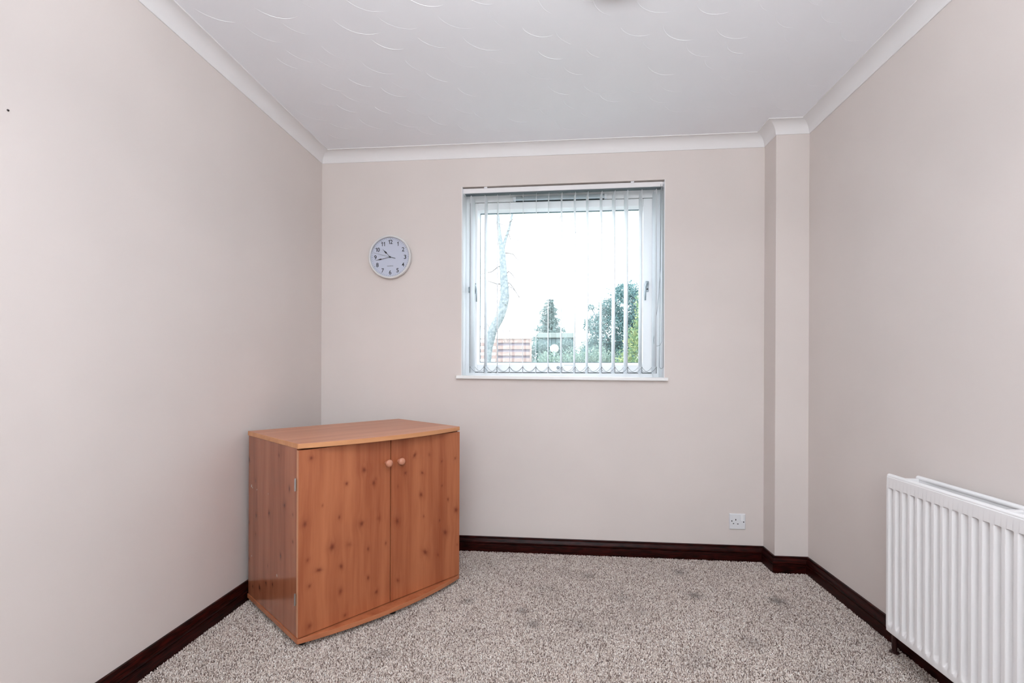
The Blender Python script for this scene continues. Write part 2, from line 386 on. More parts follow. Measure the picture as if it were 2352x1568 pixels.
# handles on both stiles of the sash
def handle(px, name, par, mir):
    b = MB().box(px-.0085, px+.0085, .123, .1325, 1.505, 1.568)
    o = b.build(name, M_handle, par, bevel=.003)
    s = mir
    b = MB().tube([(px, .126, 1.556), (px, .112, 1.553), (px-s*.007, .104, 1.545), (px-s*.013, .101, 1.530), (px-s*.015, .101, 1.50), (px-s*.015, .101, 1.453)], [.0065, .0062, .006, .0055, .0052, .0042], 10)
    b.build('lever', M_handle, o, smooth=True)
    MB().lathe([(0, -.003), (.0045, -.003), (.0045, .004)], 14, c=(px, .121, 1.520)).build('screw_cap', M_black, o)
handle(1.913, 'window_handle', sash, 1)
handle(.897, 'window_handle', sash, -1)
# grey catch on the left frame, round lock and slot on the bottom rail, vent on the head
b = MB().box(.8575, .8655, .128, .1385, 1.512, 1.547).box(.858, .864, .122, .129, 1.516, 1.526).box(.858, .864, .122, .129, 1.533, 1.543)
o = b.build('catch', M_handle, win, bevel=.001); o['label'] = 'small grey metal catch'
MB().lathe([(0, -.004), (.006, -.004), (.009, -.001), (.010, .003)], 20, c=(1.398, .131, 1.0615)).build('lock_button', M_handle, sash, smooth=True)
MB().box(1.434, 1.486, .1305, .133, 1.0745, 1.0785).build('drain_slot', M_handle, sash)
vent = MB()
vx0, vx1 = 1.143, 1.664
vent.add([(vx0,.138,2.0545),(vx0,.138,2.083),(vx0,.120,2.080),(vx0,.112,2.060),(vx0,.116,2.0545),(vx1,.138,2.0545),(vx1,.138,2.083),(vx1,.120,2.080),(vx1,.112,2.060),(vx1,.116,2.0545)],
         [(0,1,2,3,4),(9,8,7,6,5),(0,5,6,1),(1,6,7,2),(2,7,8,3),(3,8,9,4),(4,9,5,0)])
vent = vent.build('trickle_vent', mat('pale_grey_vent', (.50, .57, .61), .4), win); vent['label'] = 'long pale grey slotted trickle vent'
for x0, x1 in ((vx0-.016, vx0+.001), (vx1-.001, vx1+.016)):
    MB().box(x0, x1, .110, .1385, 2.054, 2.081).build('vent_end_cap', M_white, vent, bevel=.003)
MB().box(vx0, vx1, .1200, .1375, 2.0530, 2.0546).build('vent_slot', M_gasket, vent)
# sill board, a touch out of level
b = MB()
xa, xb = .8155, 2.0005
def zt(x): return 1.0135 - (x-OX0)*.0055
for (x0, x1, y0, y1) in ((OX0+.001, OX1-.001, -.004, .150), (xa, xb, -.026, 0)):
    b.add([(x0,y0,zt(x0)-.018),(x1,y0,zt(x1)-.018),(x1,y1,zt(x1)-.018),(x0,y1,zt(x0)-.018),(x0,y0,zt(x0)),(x1,y0,zt(x1)),(x1,y1,zt(x1)),(x0,y1,zt(x0))],
          [(0,3,2,1),(4,5,6,7),(0,1,5,4),(1,2,6,5),(2,3,7,6),(3,0,4,7)])
o = b.build('window_sill', M_sill, win, bevel=.0025)

# unseen rear window behind the camera, added to bring light into the room
w2 = tag(empty('added_rear_window'), kind='structure')
b = MB()
for x0, x1, z0, z1 in ring(RX0, RX1, RZ0, RZ1, .07, .07, .07, .07, 0, 0): b.box(x0, x1, YB-.16, YB-.09, z0, z1)
b.box((RX0+RX1)/2-.04, (RX0+RX1)/2+.04, YB-.16, YB-.09, RZ0+.07, RZ1-.07)
b.build('window_frame', M_upvc, w2)
MB().box(RX0+.07, RX1-.07, YB-.13, YB-.125, RZ0+.07, RZ1-.07).build('pane', M_glass, w2)

# ------------------------------------------------------------------ vertical blind
bl = empty('vertical_blind', (1.415, .045, 1.02), label='white vertical slat blind hanging open inside the window recess', cat='blind')
def loc_child(o, par):
    o.parent = par; o.matrix_parent_inverse = par.matrix_world.inverted() if False else Matrix.Translation(-par.location); return o
HSL = .0062
b = MB(); x0, x1 = .848, 1.974
def hz(x): return 2.0655 + (x-.848)*HSL*1.0
for (ya, yb, dz0, dz1) in ((.010, .052, 0, .0275),):
    b.add([(x0,ya,hz(x0)+dz0),(x1,ya,hz(x1)+dz0),(x1,yb,hz(x1)+dz0),(x0,yb,hz(x0)+dz0),(x0,ya,hz(x0)+dz1),(x1,ya,hz(x1)+dz1),(x1,yb,hz(x1)+dz1),(x0,yb,hz(x0)+dz1)],
          [(0,3,2,1),(4,5,6,7),(0,1,5,4),(1,2,6,5),(2,3,7,6),(3,0,4,7)])
M_head = mat('white_headrail', (.80, .79, .80), .35)
loc_child(b.build('headrail', M_head, bevel=.002), bl)
b = MB()
b.add([(x0+.01,.014,hz(x0)-.004),(x1-.005,.014,hz(x1)-.004),(x1-.005,.048,hz(x1)-.004),(x0+.01,.048,hz(x0)-.004),(x0+.01,.014,hz(x0)+.002),(x1-.005,.014,hz(x1)+.002),(x1-.005,.048,hz(x1)+.002),(x0+.01,.048,hz(x0)+.002)],
      [(0,3,2,1),(4,5,6,7),(0,1,5,4),(1,2,6,5),(2,3,7,6),(3,0,4,7)])
loc_child(b.build('track_channel', mat('shadowed_track', (.10, .13, .15), .5)), bl)
for bx in (.978, 1.808):
    z = hz(bx)+.0275
    loc_child(MB().box(bx-.009, bx+.009, .008, .05, z-.001, z+.0075).build('bracket', M_white), bl)
loc_child(MB().box(x1, x1+.007, .012, .05, hz(x1)-.004, hz(x1)+.027).build('end_cap', M_white, bevel=.002), bl)
loc_child(MB().box(x0-.005, x0, .012, .05, hz(x0)-.004, hz(x0)+.027).build('end_cap', M_white, bevel=.002), bl)
near = [.8919,.9744,1.0484,1.1211,1.1972,1.2728,1.3444,1.4193,1.495,1.5667,1.6434,1.7163,1.7865,1.8639,1.9435]
# slat plane direction: most turned the same way, the end ones a little off
near = [x-.001 for x in near]
angs = [-8.5, -3.5, 3.0, 4.5, 5.0, 4.0, 4.6, 5.2, 5.0, 5.6, 4.0, 6.0, 6.8, 2.6, 5.0]
def slat_geom(i):
    x = near[i]; a = math.radians(angs[i]); d = Vector((-math.sin(a), math.cos(a), 0)); n = Vector((d.y, -d.x, 0))
    return Vector((x, .006, 0)), d, n
ZB = 1.029
for i in range(15):
    p, d, n = slat_geom(i); wd = .089; c = p + d*wd/2
    ztop = hz(c.x) - .006; vs = []; fs = []
    # fabric strip with a shallow bow across its width, shoulders cut in near the hook
    rows = [(ZB+.002, 1), (ZB+.5, 1), (ztop-.022, 1), (ztop-.012, .97), (ztop-.004, .80)]
    nc = 5
    for z, k in rows:
        for j in range(nc+1):
            t = (j/nc-.5); s = c + d*(t*wd*k) + n*(.0012*math.cos(t*math.pi))
            vs.append((s.x, s.y, z))
    for rI in range(len(rows)-1):
        for j in range(nc): q = rI*(nc+1)+j; fs.append((q, q+1, q+nc+2, q+nc+1))
    me = bpy.data.meshes.new('slat'); me.from_pydata(vs, [], fs); me.update()
    o = link('slat', me, M_fab); loc_child(o, bl)
    for pp in me.polygons: pp.use_smooth = True
    s = o.modifiers.new('thick', 'SOLIDIFY'); s.thickness = .0006
    # hook
    h = MB().tube([c+Vector((0,0,ztop-.010)), c+Vector((0,0,ztop+.006))], .0022, 6); ho = h.build('hook', M_white); ho.parent = o
    # bottom weight in its pocket
    wb = MB(); a_, b_ = p + d*.0, p + d*wd
    th = n*.0014
    wb.add([(*(a_-th).xy, ZB-.0005), (*(b_-th).xy, ZB-.0005), (*(b_+th).xy, ZB-.0005), (*(a_+th).xy, ZB-.0005), (*(a_-th).xy, ZB+.037), (*(b_-th).xy, ZB+.037), (*(b_+th).xy, ZB+.037), (*(a_+th).xy, ZB+.037)],
           [(0,3,2,1),(4,5,6,7),(0,1,5,4),(1,2,6,5),(2,3,7,6),(3,0,4,7)])
    wo = wb.build('bottom_weight', M_fab); wo.parent = o
    clip = MB().box(p.x-.0016, p.x+.0016, p.y-.0025, p.y+.0004, ZB+.001, ZB+.038); co = clip.build('clip', M_cord); co.parent = o
# linking chains, near and far edges
for i in range(14):
    for far in (0, 1):
        p0, d0, _ = slat_geom(i); p1, d1, _ = slat_geom(i+1)
        a_ = p0 + d0*(.089*far); c_ = p1 + d1*(.089*far); sag = .031 if not far else .027
        pts = []
        for k in range(15):
            t = k/14; q = a_.lerp(c_, t); pts.append((q.x, q.y-.0015, ZB+.037-sag*(1-(2*t-1)**2)**1.0))
        o = MB().tube(pts, .0010, 5).build('link_chain', M_cord, smooth=True); loc_child(o, bl)
# control cord loop and tilt chain at the right
def loop(xl, xr, zt_, zb_, y, rad, name, lab=None):
    pts = [(xl+.004, y, zt_)]
    for k in range(1, 9): t = k/9; pts.append((xl + .004*(1-t)+math.sin(t*9)*.0006, y, zt_+(zb_+.02-zt_)*t))
    cx, w = (xl+xr)/2, (xr-xl)/2
    for k in range(13): a = math.pi + math.pi*k/12; pts.append((cx+w*math.cos(a), y, zb_+.012+.012*math.sin(a)*1.0))
    for k in range(1, 9): t = k/9; pts.append((xr-.004*t, y, zb_+.02+(zt_-zb_-.02)*t))
    pts.append((xr-.005, y, zt_))
    o = MB().tube(pts, rad, 6).build(name, M_cord, smooth=True); loc_child(o, bl); return o
loop(1.9585, 1.9795, hz(1.97)+.01, 1.0575, .004, .0011, 'pull_cord')
pts = [(1.9665, .010, hz(1.97)), (1.966, .011, 1.85), (1.9645, .012, 1.62), (1.957, .03, 1.45), (1.944, .05, 1.29), (1.936, .062, 1.215), (1.940, .055, 1.192), (1.952, .035, 1.184), (1.965, .018, 1.188), (1.9725, .012, 1.21), (1.974, .010, 1.4), (1.974, .009, 1.8), (1.973, .009, hz(1.97))]
loc_child(MB().tube(pts, .0009, 6).build('tilt_chain', M_cord, smooth=True), bl)

# ------------------------------------------------------------------ wall clock
ck = empty('wall_clock', (.424, 0, 1.699), label='round white quartz wall clock with black numerals left of the window', cat='clock')
R = .1265
M_rim = mat('white_clock_rim', (.70, .70, .70), .3)
prof = [(R-.006, -.001), (R-.002, -.006), (R-.001, -.018), (R, -.026), (R-.0015, -.0315), (R-.005, -.034), (R-.009, -.0335), (R-.0115, -.031), (R-.012, -.018)]
MB().lathe(prof, 72, caps=False).build('rim', M_rim, ck, autosmooth=True)
MB().lathe([(0, -.014), (R-.0125, -.014), (R-.0125, -.018), (0, -.018)], 72).build('dial', mat('clock_dial', (.69, .71, .78), .5), ck)
DY = -.0184
def text(s, x, z, h, name, m, par, y=DY, wfit=None, ext=.0002):
    cu = bpy.data.curves.new(name, 'FONT'); cu.body = s; cu.size = h*1.38; cu.align_x = 'CENTER'; cu.extrude = ext
    if len(s) == 2: cu.space_character = .86
    o = bpy.data.objects.new(name, cu); COL.objects.link(o)
    dg = bpy.context.evaluated_depsgraph_get(); me = bpy.data.meshes.new_from_object(o.evaluated_get(dg)); bpy.data.objects.remove(o)
    co = np.empty(len(me.vertices)*3); me.vertices.foreach_get('co', co); co = co.reshape(-1, 3)
    cx, cy = (co[:, 0].min()+co[:, 0].max())/2, (co[:, 1].min()+co[:, 1].max())/2; co[:, 0] -= cx; co[:, 1] -= cy
    hh = co[:, 1].max()*2; co[:, 1] *= h/hh; co[:, 0] *= (h/hh if wfit is None else wfit/(co[:, 0].max()*2))
    if wfit is None and True: co[:, 0] *= .98
    me.vertices.foreach_set('co', co.reshape(-1)); me.name = name
    o = bpy.data.objects.new(name, me); COL.objects.link(o); me.materials.append(m); o.parent = par
    o.location = (x, y, z); o.rotation_euler = (math.pi/2, 0, 0); return o
M_ink = mat('black_dial_print', (.006, .007, .010), .6)
def numeral(n, x, z, h):
    # digits side by side; the 1 is drawn with its flag
    parts = []; pen = 0
    for ch in str(n):
        if ch == '1':
            w, t = h*.46, h*.145
            pts = [(w-t, 0), (w, 0), (w, h), (w-t*.75, h), (w-t*1.35, h*.86), (w-t*2.5, h*.775), (w-t*2.5, h*.675), (w-t, h*.70)]
            vs = [(px+pen, pz, 0) for px, pz in pts]; parts.append((vs, [tuple(range(len(pts)))])); pen += w + h*.10
        else:
            cu = bpy.data.curves.new('digit', 'FONT'); cu.body = ch; cu.size = 1; cu.offset = .012
            o = bpy.data.objects.new('digit', cu); COL.objects.link(o); dg = bpy.context.evaluated_depsgraph_get()
            me = bpy.data.meshes.new_from_object(o.evaluated_get(dg)); bpy.data.objects.remove(o); bpy.data.curves.remove(cu)
            co = np.array([v.co[:] for v in me.vertices]); co[:, :2] -= co[:, :2].min(0); co *= h/co[:, 1].max(); wd = co[:, 0].max()
            k = min(1.12, h*.60/wd); co[:, 0] *= k; wd *= k
            parts.append(([(c_[0]+pen, c_[1], 0) for c_ in co], [tuple(p.vertices) for p in me.polygons])); pen += wd + h*.10; bpy.data.meshes.remove(me)
    pen -= h*.10; vs = []; fs = []
    for v_, f_ in parts:
        o_ = len(vs); vs += [(x+v[0]-pen/2, DY-.0003, z+v[1]-h/2) for v in v_]; fs += [tuple(i+o_ for i in f) for f in f_]
    me = bpy.data.meshes.new('numeral'); me.from_pydata(vs, [], fs); me.update(); link('numeral', me, M_ink, ck)
for k in range(1, 13):
    a = math.radians(30*k); rr = .0885
    numeral(k, rr*math.sin(a), rr*math.cos(a), .0240)
text('QUARTZ', 0, -.0515, .0062, 'lettering', M_ink, ck, wfit=.036)
b = MB()
for k in range(60):
    a = math.radians(6*k); s, c = math.sin(a), math.cos(a); r0, r1 = (.1052, .1096) if k % 5 else (.1042, .1098); w = .00055 if k % 5 else .0009
    vs = []
    for y in (DY, DY-.0003):
        for rr, ww in ((r0, -w), (r1, -w), (r1, w), (r0, w)): vs.append((rr*s+ww*c, y, rr*c-ww*s))
    b.add(vs, [(0,1,2,3),(7,6,5,4),(0,4,5,1),(1,5,6,2),(2,6,7,3),(3,7,4,0)])
o = b.build('minute_marks', M_ink, ck); o['kind'] = 'stuff'
def hand(name, deg, outline, y):
    a = math.radians(deg); s, c = math.sin(a), math.cos(a); pts = outline + [(-w, r) for w, r in reversed(outline) if abs(w) > 1e-6]
    vs = [(w*c + r*s, yy, -w*s + r*c) for yy in (y, y-.0006) for w, r in pts]; n = len(pts)
    return MB().add(vs, [tuple(range(n)), tuple(range(2*n-1, n-1, -1))] + [(i, (i+1)%n, (i+1)%n+n, i+n) for i in range(n)]).build(name, M_black, ck)
hand('hour_hand', 316.3, [(.0011, -.004), (.0011, .028), (.0042, .034), (.0044, .038), (.0016, .050), (0, .067)], -.0205)
hand('minute_hand', 257.4, [(.0010, -.004), (.0010, .050), (.0034, .056), (.0035, .060), (.0012, .072), (0, .091)], -.0222)
hand('second_hand', 284.8, [(.0014, -.034), (.0015, -.008), (.0005, -.004), (.0005, .100)], -.0238)
MB().lathe([(0, -.027), (.0028, -.0268), (.0044, -.0255), (.0046, -.019)], 20).build('centre_cap', mat('dark_cap', (.05, .05, .055), .25, .7), ck, smooth=True)
MB().lathe([(0, -.0302), (R-.0118, -.0302), (R-.0118, -.0296), (0, -.0296)], 64).build('glass', M_clockglass, ck)

# ------------------------------------------------------------------ socket outlet
so = empty('wall_socket', (2.3755, 0, .2235), label='white single switched wall socket low on the back wall', cat='socket')
h = .0425
b = MB(); vs = []; 
for (e_, y) in ((0, 0), (0, -.0045), (.0035, -.0085)):
    k = h-e_; vs += [(-k, y, -k), (k, y, -k), (k, y, k), (-k, y, k)]
b.add(vs, [(0,1,2,3), (8,11,10,9)] + [(a+o_, (a+1)%4+o_, (a+1)%4+4+o_, a+4+o_) for o_ in (0, 4) for a in range(4)])
b.build('faceplate', M_white, so, bevel=.0008)
def slot(x, z, w, hgt, name='pin_hole'): MB().box(x-w/2, x+w/2, -.0088, -.0078, z-hgt/2, z+hgt/2).build(name, M_dark, so)
slot(-.0098, .0105, .0048, .0082); slot(-.0215, -.0106, .0066, .0042); slot(.0010, -.0120, .0070, .0042)
for x, z in ((-.0303, .0032), (.0317, -.0010)):
    MB().lathe([(0, -.0092), (.0026, -.0090), (.0034, -.0083), (.0034, -.0078)], 14, c=(x, 0, z)).build('screw', M_dark, so, smooth=True)
b = MB(); x0, x1 = .0150, .0300
b.add([(x0,-.008,.005),(x1,-.008,.005),(x1,-.008,.036),(x0,-.008,.036),(x0,-.0118,.005),(x1,-.0118,.005),(x1,-.0092,.036),(x0,-.0092,.036)],
      [(0,1,2,3),(7,6,5,4),(0,4,5,1),(1,5,6,2),(2,6,7,3),(3,7,4,0)])
b.build('rocker_switch', mat('switch_white', (.80, .82, .84), .3), so, bevel=.0008)

KNOT_DOOR = [(0.050,0.711,2,1,0),(0.268,0.634,3,1,0),(0.192,0.591,2,1,0),(0.312,0.573,2.6,1,0.3),(0.322,0.589,2.4,0.4,0.5),(0.094,0.524,1.5,0.6,0),(0.162,0.464,1.8,0.9,0),(0.027,0.468,3,0.9,0),(0.258,0.417,3,1,0),(0.336,0.421,3,0.55,0.5),(0.133,0.355,3.6,1,-0.5),(0.204,0.346,3,0.5,0.9),(0.287,0.306,2,0.9,0),(0.370,0.308,1.7,0.8,0),(0.037,0.331,1.9,0.7,0),(0.081,0.281,2.6,1,1.3),(0.170,0.269,2.6,0.9,0.5),(0.288,0.187,2,1,0),(0.045,0.232,2,0.8,0),(0.168,0.171,3,0.8,0),(0.326,0.116,2.2,1,0),(0.187,0.070,2.2,0.8,0),(0.046,0.082,3,0.8,0),(0.515,0.663,2.8,1,-0.4),(0.596,0.655,2.4,0.45,0.6),(0.668,0.615,1.5,0.8,0),(0.750,0.619,1.8,0.8,0),(0.467,0.591,2.1,0.9,0),(0.557,0.578,2,0.9,0.5),(0.429,0.539,1.7,0.5,0),(0.551,0.480,2.8,0.95,0.1),(0.670,0.500,1.5,0.8,0),(0.706,0.429,1.9,0.9,0),(0.756,0.368,3.6,1,0.3),(0.426,0.389,3.4,0.9,0),(0.566,0.379,1.6,0.7,0),(0.657,0.340,1.6,0.8,0),(0.690,0.276,3.4,1,0.3),(0.575,0.214,3.8,0.95,0.7),(0.648,0.181,1.8,0.7,0.4),(0.430,0.131,2.4,0.8,0.5),(0.764,0.199,1.6,0.6,0),]
KNOT_SIDE = [(0.523,0.643,3,1,0),(0.185,0.704,2,0.8,0),(0.441,0.562,1.7,0.8,0),(0.083,0.589,3,0.9,0),(0.129,0.517,2.4,1,0),(0.433,0.415,2,1,0),(0.287,0.455,3,0.9,0),(0.165,0.312,3,0.9,0),(0.439,0.332,1.6,0.7,0),(0.300,0.235,1.6,0.7,0),(0.318,0.158,2.5,0.9,0),(0.247,0.175,2.3,0.9,0),(0.391,0.117,3.4,1,0),(0.470,0.097,2,0.8,0),(0.051,0.396,2,0.8,0),(0.052,0.498,1.8,0.7,0),(0.520,0.366,2,0.7,0),(0.518,0.207,2,0.7,0),]
def board_face(name, u0, u1, z0, z1, pos, knots, m, par, step=.0025, flip=False):
    # a finely meshed board face; pos(u, z) gives the point. carries the knots and the grain that bends round them
    nu = max(2, int((u1-u0)/step)); nz = max(2, int((z1-z0)/step))
    U, Z = np.meshgrid(np.linspace(u0, u1, nu), np.linspace(z0, z1, nz)); kn = np.zeros_like(U); wp = np.zeros_like(U)
    rng = np.random.RandomState(len(knots))
    wp += .004*np.sin(Z*6+U*3) + .0012*np.sin(Z*23+2+U*11)
    for (ku, kz, ks, st, ti) in knots:
        r = .0028*ks; du = U-ku; dz = Z-kz
        c, s_ = math.cos(ti), math.sin(ti); a_ = du*c+dz*s_; b_ = (-du*s_+dz*c)/1.45
        q = np.sqrt(a_**2+b_**2)/r; q = q*(1+.10*np.sin(2*np.arctan2(b_, a_)+ku*90)+.07*np.sin(5*np.arctan2(b_, a_)+kz*70))
        k = st*(.70*np.exp(-q**1.9*1.3) + .34*np.exp(-q**1.3*.55))
        streak = .16*st*np.exp(-(du/(r*.55))**2)*np.exp(-np.abs(dz)/(r*5))
        kn = np.maximum(kn, np.maximum(k, streak))
        wp += -np.sign(du)*r*1.1*np.exp(-(np.abs(du)/(r*2.6)))*np.exp(-(dz/(r*3.2))**2)*st
    V = pos(U, Z); me = bpy.data.meshes.new(name); n = nu*nz
    co = np.stack([V[0]+0*U, V[1]+0*U, V[2]+0*U], -1).reshape(-1)
    i = np.arange((nu-1)*(nz-1)); r_ = i//(nu-1); c_ = i%(nu-1); q = r_*nu+c_
    F = np.stack([q, q+1, q+nu+1, q+nu], 1) if not flip else np.stack([q, q+nu, q+nu+1, q+1], 1)
    me.vertices.add(n); me.vertices.foreach_set('co', co); me.loops.add(F.size); me.loops.foreach_set('vertex_index', F.reshape(-1).astype(np.int32))
    me.polygons.add(len(F)); me.polygons.foreach_set('loop_start', (np.arange(len(F))*4).astype(np.int32)); me.update(calc_edges=True)
    at = me.attributes.new('knot', 'FLOAT', 'POINT'); at.data.foreach_set('value', np.clip(kn, 0, .92).reshape(-1).astype(np.float32))
    wv = np.zeros((n, 3), np.float32); wv[:, 0] = wp.reshape(-1); wv[:, 1] = wp.reshape(-1)
    at = me.attributes.new('warp', 'FLOAT_VECTOR', 'POINT'); at.data.foreach_set('vector', wv.reshape(-1))
    me.materials.append(m); return me
def merge_face(o, me, slot=0):
    # fuse the fine face into the part so that the part stays one mesh
    bm = bmesh.new(); bm.from_mesh(o.data); n0 = len(bm.faces); lk = bm.verts.layers.float.new('knot'); lw = bm.verts.layers.float_vector.new('warp')
    bm.from_mesh(me); bm.faces.ensure_lookup_table()
    for f in bm.faces[n0:]: f.material_index = slot
    bm.to_mesh(o.data); bm.free()
    bpy.data.meshes.remove(me)

# ------------------------------------------------------------------ pine cabinet
CW, CDP, BOW = .7806, .5301, .05
cab = empty('cabinet', (.4405, -1.0352, FZ), math.degrees(0), label='knotty pine two door cabinet with bowed front standing in the left corner', cat='cabinet')
cab.rotation_euler = (0, 0, .9067)
ZO = -FZ
def plan(inset=0.0, bow=BOW):
    w = CW; pts = [(inset, CDP-inset), (inset, .004)]
    pts = [(inset, CDP-inset), (inset, inset+.004), (inset+.003, inset)]
    n = 20
    for k in range(1, n): t = k/n; pts.append((w*t, inset - bow*4*t*(1-t)))
    pts += [(w-inset-.003, inset), (w-inset, inset+.004), (w-inset, CDP-inset)]
    return pts
def panel(name, z0, z1, m, inset=0):
    b = MB().prism(plan(inset), z0+ZO, z1+ZO); o = b.build(name, m, cab, bevel=.0015); return o
top = panel('top_panel', .7505, .7697, [M_pine_top, M_edge])
for p in top.data.polygons: p.material_index = 0 if p.normal.z > .9 else 1
base = panel('base_panel', .030, .0485, [M_pine, pine('pine_base_edge', (.50, .195, .09), (.38, .125, .055), (.2, .05, .03), 'x', knots=False, rough=.4)])
for p in base.data.polygons: p.material_index = 0 if abs(p.normal.z) > .9 else 1
DT = .016
for x0 in (.0035, CW-.0035-.016):
    o = MB().box(x0, x0+.016, DT+.0015, CDP-.003, .0485+ZO, .7505+ZO).build('side_panel', M_pine_side, cab, bevel=.0006)
    xf = x0-.0002 if x0 < .1 else x0+.0162
    merge_face(o, board_face('side_face', DT+.0025, CDP-.004, .0495+ZO, .7495+ZO, lambda U, Z: (xf, U, Z), [(a_, b_+ZO, c_, d_, e_) for a_, b_, c_, d_, e_ in KNOT_SIDE], M_pine_side, cab, flip=x0 < .1))
MB().box(.0195, CW-.0195, CDP-.009, CDP-.004, .0485+ZO, .7505+ZO).build('back_panel', M_pine_side, cab)
MB().box(.0195, CW-.0195, .05, CDP-.009, .39+ZO, .406+ZO).build('shelf', M_pine, cab)
seam = .3930
for i, (x0, x1, kx, kz) in enumerate(((.0025, seam-.0016, .3715, .6497), (seam+.0016, CW-.0025, .4335, .6490))):
    dr = MB().box(x0, x1, 0, DT, .0515+ZO, .7445+ZO).build('door', [M_pine, M_doorge], cab, bevel=.0008)
    for p in dr.data.polygons:
        p.material_index = 1 if (p.normal.x < -.8 and i == 0) or (p.normal.x > .8 and i == 1) else 0
    merge_face(dr, board_face('door_face', x0+.0008, x1-.0008, .0523+ZO, .7437+ZO, lambda U, Z: (U, -.0002, Z), [(a_, b_+ZO, c_, d_, e_) for a_, b_, c_, d_, e_ in KNOT_DOOR if x0 < a_ < x1], M_pine, cab))
    kp = [(0.0085, .001), (.0078, -.003), (.0068, -.008), (.0072, -.011), (.0115, -.0135), (.0150, -.018), (.0162, -.023), (.0150, -.0275), (.0115, -.031), (.0065, -.033), (0, -.0337)]
    MB().lathe(kp, 32, c=(kx, 0, kz+ZO)).build('knob', M_knobw, dr, smooth=True)
for x in (-.0005, CW+.0005):
    for z0, z1 in ((.5935, .6400), (.1700, .2135)):
        s = -1 if x < 0 else 1
        b = MB().tube([(x+s*.0012, DT+.0005, z0+ZO), (x+s*.0012, DT+.0005, z1+ZO)], .0034, 10)
        b.box(*( (x+s*.001, x+.004) if s < 0 else (x-.004, x+s*.001)), DT+.002, DT+.010, z0+.003+ZO, z1-.003+ZO)
        b.build('hinge', M_chrome, cab)
for x, y in ((.03, .03), (CW-.03, .03), (.03, CDP-.03), (CW-.03, CDP-.03), (CW/2, -.02)):
    MB().lathe([(0.014, 0), (.012, .017)], 12, axis='z', c=(x, y, -.0005)).build('foot', M_dark, cab)

# ------------------------------------------------------------------ radiator on the right wall
RD = .130; RW = W-RD
rz0, rz1 = .1325, .6775; ry1 = -.912; RL = 1.20; ry0 = ry1-RL
rad = empty('radiator', (W-.002, ry1-RL/2, 0), label='white ribbed double panel radiator mounted on the right wall', cat='radiator')
off = Matrix.Translation(-rad.location)
def rp(o): o.parent = rad; o.matrix_parent_inverse = off; return o
def pressed(xface, sgn, y0, y1, z0, z1, name):
    # xface: x of raised face; recesses go to +x*sgn. one sheet pressed into vertical channels
    pitch = .0335; dep = .0125
    ys = [(y1, 0, .013), (y1-.0008, 0, .003), (y1-.003, 0, 0)]
    c = y1-.0245
    prof = [(.36, 0), (.31, .10), (.25, .45), (.19, .85), (.13, 1), (-.13, 1), (-.19, .85), (-.25, .45), (-.31, .10), (-.36, 0)]
    while c > y0+.016:
        for k, dd in prof: ys.append((c+k*pitch, dd, 0))
        c -= pitch
    ys += [(y0+.003, 0, 0), (y0+.0008, 0, .003), (y0, 0, .013)]
    zs = [(z0, 0, .004), (z0+.002, 0, .001), (z0+.018, 0, 0), (z0+.024, .12, 0), (z0+.033, .7, 0), (z0+.042, 1, 0), (z1-.0445, 1, 0), (z1-.0425, .9, 0), (z1-.0405, .1, 0), (z1-.039, 0, 0), (z1-.004, 0, .001), (z1, 0, .004)]
    vs = []; fs = []; m_ = len(zs)
    for y, dy, ey in ys:
        for z, dz, ez in zs: vs.append((xface + sgn*(dep*dy*dz + max(ey, ez)), y, z))
    for a in range(len(ys)-1):
        for b_ in range(m_-1): q = a*m_+b_; fs.append((q, q+1, q+m_+1, q+m_))
    me = bpy.data.meshes.new(name); me.from_pydata(vs, [], fs); me.update()
    bm = bmesh.new(); bm.from_mesh(me); bmesh.ops.recalc_face_normals(bm, faces=bm.faces[:]); bm.to_mesh(me); bm.free()
    o = link(name, me, M_rad); rp(o)
    for p in me.polygons: p.use_smooth = True
    me.set_sharp_from_angle(angle=math.radians(27))
    return o
# build panels with explicit bodies so the ribs keep their depth
pressed(RW, 1, ry0, ry1, rz0, rz1, 'front_panel')
body = MB().box(RW+.0130, RW+.0175, ry0+.001, ry1-.001, rz0+.001, rz1-.001); rp(body.build('front_panel_back', M_rad, bevel=.003))
# rolled seams along top and bottom of the front panel
rp(MB().tube([(RW+.0105, ry0+.002, rz1-.001), (RW+.0105, ry1-.002, rz1-.001)], .0085, 12).build('top_seam', M_rad, autosmooth=True))
rp(MB().tube([(RW+.0115, ry0+.002, rz0+.001), (RW+.0115, ry1-.002, rz0+.001)], .0065, 12).build('bottom_seam', M_rad, autosmooth=True))
by1 = ry1-.030
o = MB().box(W-.052, W-.040, ry0+.03, by1, rz0, rz1+.001); rp(o.build('rear_panel', M_rad, bevel=.003))
rp(MB().tube([(W-.046, ry0+.032, rz1), (W-.046, by1-.002, rz1)], .0085, 12).build('top_seam', M_rad, autosmooth=True))
# convector fins between the panels
b = MB(); y = by1-.02
while y > ry0+.04:
    b.box(RW+.017, W-.052, y-.0005, y+.0005, rz0+.05, rz1-.035); y -= .0167
o = rp(b.build('convector_fins', M_rad)); o['kind'] = 'stuff'
for yy in (by1-.012, ry0+.045):
    rp(MB().tube([(RW+.012, yy, rz1-.028), (W-.046, yy, rz1-.028)], .014, 14).build('header', M_rad, autosmooth=True))
    rp(MB().tube([(RW+.012, yy, rz0+.028), (W-.046, yy, rz0+.028)], .014, 14).build('header', M_rad, autosmooth=True))
for yy in (ry1-.20, ry0+.20):
    rp(MB().box(W-.040, W-.0005, yy-.015, yy+.015, rz0+.04, rz1-.03).build('bracket', M_rad))
